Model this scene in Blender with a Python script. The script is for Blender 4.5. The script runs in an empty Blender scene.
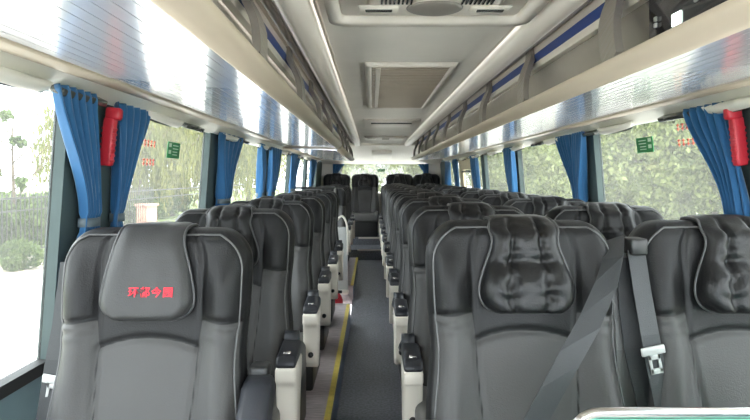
import bpy, bmesh, math, random
from mathutils import Vector, Matrix, noise
random.seed(7)
sc = bpy.context.scene
C = bpy.context.collection
E = 1.48                      # eye height above the aisle floor; most heights below are given from the eye
CX = 0.17                     # centre line of the coach
F = 590.0

# ------------------------------------------------------------------ materials
def mat(name, col, rough=.5, metal=0.0, noise_scale=0, noise_amt=0.0, bump=0.0, bump_scale=200, spec=.5, coat=0.0, coat_rough=.1, sheen=0.0, trans=0.0, stretch=None):
    m = bpy.data.materials.new(name); m.use_nodes = True
    nt = m.node_tree; b = nt.nodes['Principled BSDF']
    b.inputs['Base Color'].default_value = (*col, 1)
    b.inputs['Roughness'].default_value = rough
    b.inputs['Metallic'].default_value = metal
    b.inputs['Specular IOR Level'].default_value = spec
    b.inputs['Coat Weight'].default_value = coat
    b.inputs['Coat Roughness'].default_value = coat_rough
    b.inputs['Sheen Weight'].default_value = sheen
    b.inputs['Transmission Weight'].default_value = trans
    tc = None
    if noise_amt or bump:
        tc = nt.nodes.new('ShaderNodeTexCoord')
        src = tc.outputs['Object']
        if stretch:
            mp = nt.nodes.new('ShaderNodeMapping'); mp.inputs['Scale'].default_value = stretch
            nt.links.new(src, mp.inputs[0]); src = mp.outputs[0]
    if noise_amt:
        n = nt.nodes.new('ShaderNodeTexNoise'); n.inputs['Scale'].default_value = noise_scale; n.inputs['Detail'].default_value = 4
        nt.links.new(src, n.inputs['Vector'])
        r = nt.nodes.new('ShaderNodeValToRGB')
        lo = tuple(max(0, c*(1-noise_amt)) for c in col); hi = tuple(min(1, c*(1+noise_amt)) for c in col)
        r.color_ramp.elements[0].color = (*lo, 1); r.color_ramp.elements[0].position = .3
        r.color_ramp.elements[1].color = (*hi, 1); r.color_ramp.elements[1].position = .7
        nt.links.new(n.outputs['Fac'], r.inputs[0]); nt.links.new(r.outputs[0], b.inputs['Base Color'])
    if bump:
        n2 = nt.nodes.new('ShaderNodeTexNoise'); n2.inputs['Scale'].default_value = bump_scale; n2.inputs['Detail'].default_value = 3
        nt.links.new(src, n2.inputs['Vector'])
        bp = nt.nodes.new('ShaderNodeBump'); bp.inputs['Strength'].default_value = bump; bp.inputs['Distance'].default_value = .004
        nt.links.new(n2.outputs['Fac'], bp.inputs['Height']); nt.links.new(bp.outputs[0], b.inputs['Normal'])
    return m

def srgb(r, g, b):
    f = lambda c: (c/255/12.92) if c/255 <= .04045 else ((c/255+.055)/1.055)**2.4
    return (f(r), f(g), f(b))

M = {}
M['leather_black'] = mat('black_leather', (.014, .014, .0145), .40, bump=.25, bump_scale=260, spec=.5, noise_scale=5, noise_amt=.15)
M['leather_grey'] = mat('charcoal_leather', (.125, .122, .116), .44, bump=.2, bump_scale=260, spec=.5, noise_scale=4, noise_amt=.12)
M['leather_pillow'] = mat('pillow_leather', (.009, .009, .0095), .36, bump=.2, bump_scale=220, spec=.34)
M['piping_dark'] = mat('dark_piping', (.055, .055, .056), .38)
M['leather_cover'] = mat('smooth_cover_leather', (.036, .036, .036), .42, spec=.35, bump=.2, bump_scale=260)
M['piping'] = mat('grey_piping', (.085, .085, .085), .38)
M['pad'] = mat('armrest_pad_black', (.022, .024, .030), .38, bump=.15)
M['shell'] = mat('cream_plastic', srgb(232, 225, 212), .4, noise_scale=3, noise_amt=.03)
M['black'] = mat('black_plastic', (.02, .02, .02), .4)
M['belt'] = mat('grey_webbing', (.04, .043, .046), .5, bump=.3, bump_scale=500)
M['belt_pale'] = mat('pale_webbing', (.14, .14, .137), .5, bump=.3, bump_scale=500)
M['belt_black'] = mat('black_webbing', (.02, .022, .024), .55, bump=.3, bump_scale=500)
M['chrome'] = mat('brushed_steel', (.62, .61, .59), .22, 1.0)
M['pale_metal'] = mat('pale_metal', (.5, .5, .49), .35, .2)
M['steel'] = mat('satin_steel', (.5, .5, .48), .35, .9)
M['tan'] = mat('beige_plastic', srgb(178, 165, 147), .38, noise_scale=2, noise_amt=.03)
M['white_panel'] = mat('white_panel', srgb(222, 218, 210), .4)
M['ceiling'] = mat('ceiling_cloth', srgb(226, 221, 212), .8, noise_scale=3, noise_amt=.04, bump=.15, bump_scale=400)
M['ceiling_plastic'] = mat('ceiling_plastic', srgb(222, 215, 204), .38)
M['liner'] = mat('grey_liner', srgb(172, 165, 154), .75, noise_scale=3, noise_amt=.06)
M['dome'] = mat('grey_dome', srgb(122, 117, 110), .4)
M['cover_cloth'] = mat('grey_cover_cloth', srgb(156, 149, 140), .75, noise_scale=3, noise_amt=.06)
M['bracket'] = mat('grey_bracket', srgb(142, 136, 128), .5)
M['blue_stripe'] = mat('navy_stripe', srgb(38, 68, 132), .4)
M['slat'] = mat('glossy_slats', srgb(238, 238, 246), .17, .42, spec=1.0, coat=.3, coat_rough=.1)
M['pillar'] = mat('dark_green_trim', srgb(60, 74, 74), .65, noise_scale=6, noise_amt=.08)
M['wall'] = mat('teal_grey_side_trim', srgb(126, 150, 156), .6, noise_scale=6, noise_amt=.06, bump=.15, bump_scale=300)
M['rubber'] = mat('window_rubber', (.03, .03, .03), .6)
M['curtain'] = mat('blue_curtain', srgb(20, 84, 130), .75, sheen=.3, noise_scale=20, noise_amt=.06)
M['curtain_tie'] = mat('grey_tieback', srgb(88, 100, 106), .6)
M['aisle'] = mat('aisle_vinyl', srgb(112, 115, 122), .5, noise_scale=60, noise_amt=.4, bump=.2, bump_scale=80)
M['platform'] = mat('mauve_wood_vinyl', srgb(190, 179, 181), .5, noise_scale=10, noise_amt=.3, stretch=(1.2, 9, 1))
M['yellow'] = mat('yellow_edge', srgb(238, 216, 104), .5, noise_scale=30, noise_amt=.1)
M['riser'] = mat('blue_grey_riser', srgb(96, 112, 132), .4)
M['red'] = mat('red_plastic', srgb(190, 40, 55), .4)
M['red_thread'] = mat('red_thread', srgb(225, 40, 60), .6)
M['green'] = mat('green_sticker', srgb(22, 120, 62), .5)
M['sticker_mark'] = mat('pale_mark', srgb(205, 225, 205), .5)
M['decal'] = mat('red_decal', srgb(240, 120, 100), .6)
M['beige_door'] = mat('beige_door', srgb(196, 180, 150), .5)
M['metal_panel'] = mat('grey_metal_panel', srgb(190, 192, 190), .3, .0)
M['pavement'] = mat('pale_concrete', srgb(214, 210, 202), .85, noise_scale=1.5, noise_amt=.08)
M['path'] = mat('path_paving', srgb(176, 166, 150), .85, noise_scale=3, noise_amt=.15)
M['kerb'] = mat('kerb_stone', srgb(165, 160, 150), .85, noise_scale=8, noise_amt=.15)
M['iron'] = mat('dark_iron', (.03, .03, .03), .5)
M['bark'] = mat('bark', (.10, .075, .05), .85, noise_scale=9, noise_amt=.4)
M['soil'] = mat('grassy_ground', srgb(120, 135, 84), .9, noise_scale=4, noise_amt=.3)
M['brick'] = mat('pink_brick', srgb(200, 150, 130), .85, noise_scale=12, noise_amt=.12)
M['lens'] = mat('frosted_lens', srgb(228, 222, 210), .3)
M['dark_lens'] = mat('smoked_lens', srgb(74, 76, 74), .2)
M['glass_dark'] = mat('dark_glass', (.02, .02, .025), .08)
M['teal'] = mat('teal_acrylic', srgb(150, 222, 205), .12, spec=.6)

def two_tone():
    m = mat('two_tone_leather', (.02, .02, .02), .44, bump=.2, bump_scale=260, spec=.26)
    nt = m.node_tree; b = nt.nodes['Principled BSDF']
    at_ = nt.nodes.new('ShaderNodeAttribute'); at_.attribute_name = 'tone'
    mr = nt.nodes.new('ShaderNodeMapRange'); mr.inputs['From Min'].default_value = .000; mr.inputs['From Max'].default_value = .003
    nt.links.new(at_.outputs['Fac'], mr.inputs['Value'])
    mx = nt.nodes.new('ShaderNodeMix'); mx.data_type = 'RGBA'; mx.inputs[6].default_value = (.0125, .0125, .013, 1); mx.inputs[7].default_value = (.066, .065, .064, 1)
    nt.links.new(mr.outputs[0], mx.inputs[0])
    a2 = nt.nodes.new('ShaderNodeAttribute'); a2.attribute_name = 'seam'
    m2 = nt.nodes.new('ShaderNodeMapRange'); m2.inputs['From Min'].default_value = .0012; m2.inputs['From Max'].default_value = .0035; m2.inputs['To Min'].default_value = .15
    nt.links.new(a2.outputs['Fac'], m2.inputs['Value'])
    mm = nt.nodes.new('ShaderNodeMix'); mm.data_type = 'RGBA'; mm.blend_type = 'MULTIPLY'; mm.inputs[0].default_value = 1
    nt.links.new(mx.outputs[2], mm.inputs[6]); nt.links.new(m2.outputs[0], mm.inputs[7]); nt.links.new(mm.outputs[2], b.inputs['Base Color'])
    return m
M['two_tone'] = two_tone()
def leaf_mat(name, col):
    m = mat(name, col, .6)
    nt = m.node_tree; b = nt.nodes['Principled BSDF']
    oi = nt.nodes.new('ShaderNodeNewGeometry'); r = nt.nodes.new('ShaderNodeValToRGB')
    r.color_ramp.elements[0].color = (col[0]*.55, col[1]*.6, col[2]*.5, 1)
    r.color_ramp.elements[1].color = (min(1, col[0]*1.5), min(1, col[1]*1.35), col[2]*1.4, 1)
    nt.links.new(oi.outputs['Random Per Island'], r.inputs[0]); nt.links.new(r.outputs[0], b.inputs['Base Color'])
    tr = nt.nodes.new('ShaderNodeBsdfTranslucent'); nt.links.new(r.outputs[0], tr.inputs[0])
    mx = nt.nodes.new('ShaderNodeMixShader'); mx.inputs[0].default_value = .35
    out = nt.nodes['Material Output']
    nt.links.new(b.outputs[0], mx.inputs[1]); nt.links.new(tr.outputs[0], mx.inputs[2]); nt.links.new(mx.outputs[0], out.inputs[0])
    return m
M['leaf'] = leaf_mat('tree_leaves', (.155, .195, .06))
M['leaf_willow'] = leaf_mat('willow_leaves', (.16, .175, .040))
M['leaf_shrub'] = leaf_mat('shrub_leaves', (.08, .125, .03))

def glass_mat():                       # thin coach glass; white translucence mixed in paints the washed-out haze outdoors
    m = bpy.data.materials.new('painted_haze_glass'); m.use_nodes = True
    nt = m.node_tree; nt.nodes.clear()
    out = nt.nodes.new('ShaderNodeOutputMaterial')
    t = nt.nodes.new('ShaderNodeBsdfTransparent'); t.inputs[0].default_value = (.62, .63, .61, 1)
    g = nt.nodes.new('ShaderNodeBsdfGlossy'); g.inputs['Roughness'].default_value = .02
    d = nt.nodes.new('ShaderNodeBsdfTranslucent'); d.inputs[0].default_value = (.95, .95, .92, 1)
    fr = nt.nodes.new('ShaderNodeValue'); fr.outputs[0].default_value = .025
    tc = nt.nodes.new('ShaderNodeTexCoord'); nz = nt.nodes.new('ShaderNodeTexNoise'); nz.inputs['Scale'].default_value = 2.5
    nt.links.new(tc.outputs['Object'], nz.inputs['Vector'])
    mr = nt.nodes.new('ShaderNodeMapRange'); mr.inputs['To Min'].default_value = .012; mr.inputs['To Max'].default_value = .034
    nt.links.new(nz.outputs['Fac'], mr.inputs['Value'])
    m1 = nt.nodes.new('ShaderNodeMixShader'); nt.links.new(mr.outputs[0], m1.inputs[0])
    nt.links.new(t.outputs[0], m1.inputs[1]); nt.links.new(d.outputs[0], m1.inputs[2])
    m2 = nt.nodes.new('ShaderNodeMixShader'); nt.links.new(fr.outputs[0], m2.inputs[0])
    nt.links.new(m1.outputs[0], m2.inputs[1]); nt.links.new(g.outputs[0], m2.inputs[2])
    nt.links.new(m2.outputs[0], out.inputs[0])
    return m
M['glass'] = glass_mat()
M['clear_glass'] = glass_mat()
M['clear_glass'].node_tree.nodes['Transparent BSDF'].inputs[0].default_value = (.95, .96, .95, 1)
def emit(name, col, s):
    m = bpy.data.materials.new(name); m.use_nodes = True
    b = m.node_tree.nodes['Principled BSDF']
    b.inputs['Base Color'].default_value = (*col, 1); b.inputs['Emission Color'].default_value = (*col, 1); b.inputs['Emission Strength'].default_value = s
    return m
M['screen'] = emit('lit_screen', (.85, 1, .92), 1.2)
M['lamp'] = emit('lit_lamp', (1, .93, .8), 1.5)

# ------------------------------------------------------------------ geometry helpers
class MB:
    def __init__(s): s.v = []; s.f = []; s.mi = []; s.sm = []
    def add(s, vs, fs, mi=0, smooth=False):
        o = len(s.v); s.v += [tuple(p) for p in vs]
        for f in fs: s.f.append([i+o for i in f]); s.mi.append(mi); s.sm.append(smooth)
    def box(s, x0, x1, y0, y1, z0, z1, bev=0, seg=2, mi=0):
        bm = bmesh.new(); bmesh.ops.create_cube(bm, size=1)
        for v in bm.verts: v.co = Vector(((x0+x1)/2 + v.co.x*(x1-x0), (y0+y1)/2 + v.co.y*(y1-y0), (z0+z1)/2 + v.co.z*(z1-z0)))
        if bev: bmesh.ops.bevel(bm, geom=bm.edges[:], offset=bev, segments=seg, affect='EDGES', profile=.5)
        s.bm(bm, mi, bool(bev)); return s
    def bm(s, bm, mi=0, smooth=False):
        bm.verts.index_update()
        s.add([v.co[:] for v in bm.verts], [[v.index for v in f.verts] for f in bm.faces], mi, smooth); bm.free()
    def tube(s, pts, r, n=10, closed=False, mi=0):
        pts = [Vector(p) for p in pts]; k = len(pts); vs = []; fs = []
        prev = None
        for i, p in enumerate(pts):
            if closed: t = pts[(i+1) % k] - pts[i-1]
            else: t = pts[min(i+1, k-1)] - pts[max(i-1, 0)]
            t.normalize()
            if prev is None:
                a = Vector((0, 0, 1)) if abs(t.z) < .9 else Vector((1, 0, 0))
                nrm = t.cross(a).normalized()
            else: nrm = (prev - t*prev.dot(t)).normalized()
            prev = nrm; b = t.cross(nrm)
            rr = r[i] if isinstance(r, (list, tuple)) else r
            for j in range(n):
                an = 2*math.pi*j/n; vs.append(p + (nrm*math.cos(an) + b*math.sin(an))*rr)
        for i in range(k if closed else k-1):
            for j in range(n):
                a = i*n+j; b2 = i*n+(j+1) % n; c = ((i+1) % k)*n+(j+1) % n; d = ((i+1) % k)*n+j
                fs.append([a, b2, c, d])
        if not closed: fs += [list(range(n))[::-1], [(k-1)*n+j for j in range(n)]]
        s.add(vs, fs, mi, True); return s
    def extrude(s, prof, y0, y1, mi=0, smooth=False, ny=1):   # closed profile in x,z swept along y
        n = len(prof); vs = []; fs = []
        for i in range(ny+1):
            y = y0+(y1-y0)*i/ny
            vs += [(p[0], y, p[1]) for p in prof]
        for i in range(ny):
            for j in range(n):
                k = (j+1) % n; fs.append([i*n+j, i*n+k, (i+1)*n+k, (i+1)*n+j])
        fs += [list(range(n))[::-1], [ny*n+j for j in range(n)]]
        s.add(vs, fs, mi, smooth); return s
    def prism(s, prof, x0, x1, bev=0, mi=0):                   # closed profile in y,z swept along x
        bm = bmesh.new()
        a = [bm.verts.new((x0, p[0], p[1])) for p in prof]; b = [bm.verts.new((x1, p[0], p[1])) for p in prof]; n = len(prof)
        for j in range(n): bm.faces.new([a[j], a[(j+1) % n], b[(j+1) % n], b[j]])
        bm.faces.new(a[::-1]); bm.faces.new(b)
        bmesh.ops.recalc_face_normals(bm, faces=bm.faces[:])
        if bev: bmesh.ops.bevel(bm, geom=[e for e in bm.edges if len(e.link_faces) == 2 and e.calc_face_angle(0) > .4], offset=bev, segments=2, affect='EDGES', profile=.5)
        s.bm(bm, mi, bool(bev)); return s
    def ribbon(s, pts, w, th, side, mi=0):                      # strap: width along the side vectors, real thickness
        pts = [Vector(p) for p in pts]; k = len(pts); vs = []; fs = []
        for i, p in enumerate(pts):
            t = (pts[min(i+1, k-1)] - pts[max(i-1, 0)]).normalized()
            sd = side[i] if isinstance(side, list) else side
            sd = Vector(sd); sd = (sd - t*sd.dot(t)).normalized(); n = t.cross(sd)
            ww = w[i] if isinstance(w, list) else w
            for a, b in ((-1, -1), (1, -1), (1, 1), (-1, 1)): vs.append(p + sd*a*ww/2 + n*b*th/2)
        for i in range(k-1):
            for j in range(4): fs.append([i*4+j, i*4+(j+1) % 4, (i+1)*4+(j+1) % 4, (i+1)*4+j])
        fs += [[3, 2, 1, 0], [(k-1)*4+j for j in range(4)]]
        s.add(vs, fs, mi, False); return s
    def build(s, name, mats, parent=None, fix=True):
        me = bpy.data.meshes.new(name); me.from_pydata(s.v, [], s.f)
        for m in (mats if isinstance(mats, list) else [mats]): me.materials.append(m)
        me.polygons.foreach_set('material_index', s.mi); me.polygons.foreach_set('use_smooth', s.sm)
        if fix:
            bm = bmesh.new(); bm.from_mesh(me); bmesh.ops.recalc_face_normals(bm, faces=bm.faces[:]); bm.to_mesh(me); bm.free()
        me.update()
        o = bpy.data.objects.new(name, me); C.objects.link(o)
        if parent: o.parent = parent
        return o

def tag(o, label, cat, group=None, kind=None):
    o['label'] = label; o['category'] = cat
    if group: o['group'] = group
    if kind: o['kind'] = kind
    return o
def thing(name, label, cat, loc=(0, 0, 0), rz=0, group=None):
    o = bpy.data.objects.new(name, None); C.objects.link(o); o.location = loc; o.rotation_euler = (0, 0, rz); o.empty_display_size = .1
    return tag(o, label, cat, group)
def struct(o): o['kind'] = 'structure'; return o
def dup(root, loc, label, group=None, skip=()):
    r = root.copy(); C.objects.link(r); r.location = loc; r['label'] = label
    if group: r['group'] = group
    for ch in root.children:
        if ch.name.split('.')[0] in skip: continue
        c = ch.copy(); C.objects.link(c); c.parent = r
        for g in ch.children:
            d = g.copy(); C.objects.link(d); d.parent = c
    return r
def smooth(a, b, x):
    t = max(0, min(1, (x-a)/(b-a))); return t*t*(3-2*t)
def lerp_path(pts, t):                  # Catmull-Rom through points, t in 0..1
    n = len(pts)-1; f = t*n; i = min(int(f), n-1); u = f-i
    p = [Vector(pts[max(0, min(n, i+k))]) for k in (-1, 0, 1, 2)]
    return .5*((2*p[1]) + (p[2]-p[0])*u + (2*p[0]-5*p[1]+4*p[2]-p[3])*u*u + (3*p[1]-p[0]-3*p[2]+p[3])*u**3)

# ------------------------------------------------------------------ seats (local: origin on the platform under the top of the back's face, facing -y)
HT, HB = 1.145, .40                     # top and bottom of the backrest
def half_w(h):
    w = .249 + .008*smooth(.85, .55, h) - .010*math.exp(-((h-.82)/.10)**2)
    r = .098; d = HT-h
    if d < r: w -= (r - math.sqrt(max(0, r*r-(r-d)**2)))*.95
    return w
def face_y(h):                          # the recline of the face
    return -.15*(1-smooth(-.2, 1.0, (h-HB)/(HT-HB)))*.9 - .0
def seam_u(h): return .54 - .13*smooth(.86, .5, h)
def arc_h(u): return .868 - .055*abs(u)**2*1.6
def seat_surface(x, h):
    w = half_w(h); u = x/w if w else 0
    dist = min(w-abs(x), (HT-h)*1.0, (h-HB))
    r = .04; q = math.sqrt(max(0, 1-(1-min(1, max(0, dist)/r))**2))
    y = face_y(h)
    y -= .034*math.exp(-((abs(u)-.76)/.17)**2)*smooth(1.13, .98, h)
    y -= .022*math.exp(-((h-.62)/.14)**2)*(1-u*u*.6)
    y -= .010*math.exp(-((h-1.02)/.09)**2)*(1-u*u)
    su = seam_u(h)
    y += .009*math.exp(-((abs(u)-su)/.03)**2)
    if abs(u) < su+.03: y += .008*math.exp(-((h-arc_h(u))/.008)**2)
    else:
        s_h = .915 - .02*(abs(u)-.5)
        y += .008*math.exp(-((h-s_h)/.007)**2)
        y += .0035*math.sin((h-s_h)*190 + 3*noise.noise(Vector((x*14, h*9, 2.3))))*math.exp(-((h-s_h+.018)/.028)**2)
    y += .004*noise.noise(Vector((x*9, h*7, 4.1)))
    return y, q
def make_backrest_mb():
    mb = MB(); nu, nh = 84, 110; vs = []; fs = []; mi = []
    th = .125
    hs = [HB+(HT-HB)*(1-(1-j/nh)**1.25) for j in range(nh+1)]
    for side in (0, 1):
        for j in range(nh+1):
            for i in range(nu+1):
                t = -1+2*i/nu; u = math.copysign(1-(1-abs(t))**1.25, t)
                h = hs[j]; x = u*half_w(h); y, q = seat_surface(x, h)
                mid = face_y(h)+th*.5
                yy = mid+(y-mid)*q if side == 0 else mid+(th*.5)*q
                vs.append((x, yy, h))
    N = (nu+1)*(nh+1)
    for j in range(nh):
        for i in range(nu):
            a = j*(nu+1)+i; h = (hs[j]+hs[j+1])/2; t = -1+2*(i+.5)/nu; u = math.copysign(1-(1-abs(t))**1.25, t)
            m = 0
            mb_f = [a, a+1, a+nu+2, a+nu+1]
            fs.append(mb_f); mi.append(m)
            b = N+a; fs.append([b+nu+1, b+nu+2, b+1, b]); mi.append(0)
    # rim
    for i in range(nu):
        fs.append([i+1, i, N+i, N+i+1]); mi.append(0)
        a = nh*(nu+1)+i; fs.append([a, a+1, N+a+1, N+a]); mi.append(0)
    for j in range(nh):
        a = j*(nu+1); fs.append([a, a+nu+1, N+a+nu+1, N+a]); mi.append(0)
        a = j*(nu+1)+nu; fs.append([a+nu+1, a, N+a, N+a+nu+1]); mi.append(0)
    mb.v = vs; mb.f = fs; mb.mi = mi; mb.sm = [True]*len(fs)
    return mb
def piping_mb():
    pts = []
    n = 46; ins = .016
    hs = [HB+.02+(HT-ins-HB-.02)*(1-(1-k/n)**2) for k in range(n+1)]
    for h in hs:
        x = -(half_w(min(h+ins*.6, HT))-ins); y, q = seat_surface(x, h); mid = face_y(h)+.0625
        pts.append((x, mid+(y-mid)*q-.002, h))
    xt = -pts[-1][0]
    for k in range(1, 12):
        x = -xt+2*xt*k/12; y, q = seat_surface(x, HT-ins); mid = face_y(HT)+.0625
        pts.append((x, mid+(y-mid)*q-.002, HT-ins))
    pts += [(-p[0], p[1], p[2]) for p in pts[n::-1]]
    return MB().tube(pts, .0027, 8)
# a pad that lies over the top of the backrest: path in (y, h)
P_PATH = [(.135, 1.05), (.135, 1.11), (.10, 1.142), (.045, 1.147), (.004, 1.138), (-.022, 1.108), (-.030, 1.06), (-.036, 1.00), (-.042, .95), (-.044, .918)]
def pillow_pt(u, v, kind):
    c = lerp_path([(0, a, b) for a, b in P_PATH], v)
    c2 = lerp_path([(0, a, b) for a, b in P_PATH], min(1, v+.01)); c1 = lerp_path([(0, a, b) for a, b in P_PATH], max(0, v-.01))
    t = (c2-c1).normalized(); nrm = Vector((0, t.z, -t.y))         # outward: up on top, forward on the front
    if nrm.z < 0 and v < .5: nrm = -nrm
    if v > .45 and nrm.y > 0: nrm = -nrm
    if v < .25 and nrm.y < 0: nrm = -nrm
    fr = smooth(.42, .95, v)
    if kind == 'plain':
        w = .086 + .034*smooth(.48, .86, v) - .0
    else:
        w = .080 + .040*smooth(.55, .84, v) + .010*math.exp(-((v-.5)/.07)**2)
    if v > .84: w *= math.sqrt(max(.0, 1-((v-.84)/.16)**2*(.72 if kind == 'plain' else .62)))
    dist = min((1-abs(u))*w, (1-v)*.55, v*.5)
    q = math.sqrt(max(0, 1-(1-min(1, dist/.035))**2))
    th = .011 + .030*fr
    if kind == 'ruched':
        th = .012 + .020*smooth(.45, .6, v) + .028*smooth(.66, .80, v)
        s = math.exp(-((abs(u)-.42)/.07)**2)
        th -= .015*s*smooth(.35, .5, v)
        ph = v*70 + 2.5*noise.noise(Vector((u*3, v*5, 1.7)))
        th += .0040*math.sin(ph)*math.exp(-((abs(u)-.42)/.22)**2)*smooth(.4, .55, v)*smooth(.95, .85, v)
        th -= .010*math.exp(-((v-.70)/.022)**2)*(.5+.5*abs(math.sin(u*4)))
        if v > .75: th -= .008*math.exp(-((abs(u)-.33)/.05)**2)
    else:
        th += .003*noise.noise(Vector((u*2.5, v*4, .3)))
    return Vector((u*w, c.y, c.z)), nrm, th*q, w
def make_pillow_mb(kind):
    mb = MB(); nu, nv = 36, 64; vs = []; fs = []
    for side in (0, 1):
        for j in range(nv+1):
            for i in range(nu+1):
                t = -1+2*i/nu; u = math.copysign(1-(1-abs(t))**1.4, t); v = 1-(1-j/nv)**1.2
                p, n, th, w = pillow_pt(u, v, kind)
                vs.append(p + n*th if side == 0 else p - n*.004*(th > 1e-6))
    N = (nu+1)*(nv+1)
    for j in range(nv):
        for i in range(nu):
            a = j*(nu+1)+i; fs.append([a, a+1, a+nu+2, a+nu+1]); b = N+a; fs.append([b+nu+1, b+nu+2, b+1, b])
    for i in range(nu):
        fs.append([i+1, i, N+i, N+i+1]); a = nv*(nu+1)+i; fs.append([a, a+1, N+a+1, N+a])
    for j in range(nv):
        a = j*(nu+1); fs.append([a, a+nu+1, N+a+nu+1, N+a]); a += nu; fs.append([a+nu+1, a, N+a, N+a+nu+1])
    mb.add(vs, fs, 0, True); return mb
def pillow_piping_mb(kind):
    pts = []
    L = [.22+.78*(1-(1-k/30)**1.6) for k in range(31)]
    for v in L:
        p, n, th, w = pillow_pt(-1, v, kind); p2, n2, th2, w2 = pillow_pt(-.97, v, kind); pts.append(p+n*(.004))
    for k in range(1, 14):
        u = -1+2*k/14; p, n, th, w = pillow_pt(u, 1, kind); pts.append(p+n*.004)
    for v in L[::-1]:
        p, n, th, w = pillow_pt(1, v, kind); pts.append(p+n*.004)
    return MB().tube(pts, .0036, 8)

PLAT = E-1.27                            # platform height
class _Back:
    def build(self, name, mats, parent=None):
        mb = make_backrest_mb(); o = mb.build(name, mats, parent); me = o.data
        ta = me.attributes.new('tone', 'FLOAT', 'POINT'); sa = me.attributes.new('seam', 'FLOAT', 'POINT')
        half = len(me.vertices)//2
        for k, v in enumerate(me.vertices):
            h = v.co.z; w = half_w(h); u = v.co.x/w if w > 1e-4 else 0
            su = seam_u(h); a_ = arc_h(u) if abs(u) < su else .915-.02*(abs(u)-.5)
            ta.data[k].value = min(a_-h, (.968-abs(u))*w) if k < half else -1
            d = min(abs(h-a_), abs(abs(u)-su)*w) if h < 1.10 else 1
            sa.data[k].value = d if k < half else 1
        return o
PROTO_BACK = _Back(); PROTO_PIPE = piping_mb()
PR = {'ruched': (make_pillow_mb('ruched'), pillow_piping_mb('ruched')), 'plain': (make_pillow_mb('plain'), pillow_piping_mb('plain'))}
def cushion_mb():
    mb = MB(); nu, nv = 16, 20
    bm = bmesh.new(); bmesh.ops.create_grid(bm, x_segments=1, y_segments=1, size=1); bm.free()
    mb.box(-.235, .235, -.60, -.10, .32, .46, .04, 4)
    mb.box(-.245, -.17, -.60, -.11, .33, .485, .034, 4); mb.box(.17, .245, -.60, -.11, .33, .485, .034, 4)
    return mb
def armrest(seat, s, raised=False):      # s: side of the seat that faces the aisle (-1 or 1)
    x0, x1 = sorted((s*.232, s*.304) if s > 0 else (s*.218, s*.286)); dz = -.025 if s < 0 else 0
    if raised:                           # folded half way up
        mb = MB(); mb.prism([(-.07, .765), (.0, .770), (.03, .72), (-.26, .46), (-.36, .50)], x0+.012, x1+.016, .018)
        a = mb.build('armrest', M['pad'], seat); a['label'] = 'folded-up dark armrest'
        mb2 = MB(); mb2.box(x0+.02, x1, -.02, .04, .745, .79, .012, 3); mb2.build('latch', M['black'], a)
    else:
        mb = MB(); mb.prism([(-.338, .618+dz), (-.338, .640+dz), (-.31, .656+dz), (-.16, .672+dz), (-.14, .655+dz), (-.15, .618+dz)], x0+.001, x1-.001, .010)
        a = mb.build('armrest', M['pad'], seat)
        mb3 = MB(); mb3.box((x0+x1)/2-.014, (x0+x1)/2+.014, -.30, -.275, .655+dz, .664+dz, .004); mb3.build('button', M['chrome'], a)
    sh = MB(); sh.prism([(-.342, .622+dz), (-.342, .572+dz), (-.318, .552), (-.304, .46), (-.292, .38), (-.262, .342), (-.235, .345), (-.215, .39), (-.185, .50), (-.150, .57+dz), (-.148, .622+dz)], x0, x1, .010)
    p = sh.build('side_shell', M['shell'], seat); p['label'] = 'cream plastic side shell under the armrest'
    k = MB(); bm = bmesh.new(); bmesh.ops.create_cone(bm, segments=20, radius1=.014, radius2=.012, depth=.02, cap_ends=True)
    bmesh.ops.rotate(bm, verts=bm.verts, matrix=Matrix.Rotation(math.pi/2, 3, 'X'), cent=(0, 0, 0))
    bmesh.ops.translate(bm, verts=bm.verts, vec=((x0+x1)/2, -.300, .415)); k.bm(bm, 0, True)
    k.build('knob', M['black'], p)
    if not raised:
        el = MB(); el.tube([(x0+.004, -.115, .66+dz), (x1-.016, -.115, .66+dz)], .034, 16); el.tube([(x0+.02, -.115, .655+dz), (x0+.02, .03, .60+dz)], .022, 10)
        e = el.build('hinge_elbow', M['pad'], seat)
MESHES = {}
def make_seat(name, label, loc, kind='ruched', aisle=0, raised=False, group=None):
    t = thing(name, label, 'seat', loc, 0, group)
    def shared(key, mbf, nm, mats, parent):
        if key in MESHES:
            o = bpy.data.objects.new(nm, MESHES[key]); C.objects.link(o); o.parent = parent
        else:
            o = mbf().build(nm, mats, parent); MESHES[key] = o.data
        return o
    b = shared('back', lambda: PROTO_BACK, 'backrest', M['two_tone'], t)
    shared('pipe', lambda: PROTO_PIPE, 'piping', M['piping'], b)
    p = shared('pil'+kind, lambda: PR[kind][0], 'headrest_pillow', M['leather_pillow'] if kind == 'ruched' else M['leather_cover'], t)
    p['label'] = 'gathered leather headrest pillow' if kind == 'ruched' else 'smooth leather headrest cover'
    shared('pp'+kind, lambda: PR[kind][1], 'pillow_piping', M['piping_dark'], p)
    shared('cush', cushion_mb, 'cushion', M['leather_grey'], t)
    shared('base', lambda: MB().box(-.225, .225, -.56, -.10, .04, .33, .015), 'base', M['black'], t)
    if aisle: armrest(t, aisle, raised)
    return t
ORD = ['first', 'second', 'third', 'fourth', 'fifth', 'sixth', 'seventh', 'eighth', 'ninth', 'tenth', 'eleventh']
XL, XA, XW = -.564, .394, .945
P0 = 1.55; PITCH = .8
# single column beside the left windows
first = make_seat('coach_seat', 'single seat with smooth headrest cover bearing red embroidered characters', (XL-.010, P0, PLAT-.012), 'plain', 1, True)
left_z = [P0+PITCH*k for k in range(1, 6)] + [7.55, 8.35, 9.15]
src = None
for i, y in enumerate(left_z):
    if i < 5: lab = f'{ORD[i+1]} leather seat from the front in the single column by the windows'
    else: lab = f'{ORD[i-5]} leather seat behind the stairwell in the single column by the windows'
    if src is None: src = make_seat('coach_seat', lab, (XL, y, PLAT-.004), 'ruched', 1, group='single seats left of the aisle')
    else: dup(src, (XL, y, PLAT-.004), lab)
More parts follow.
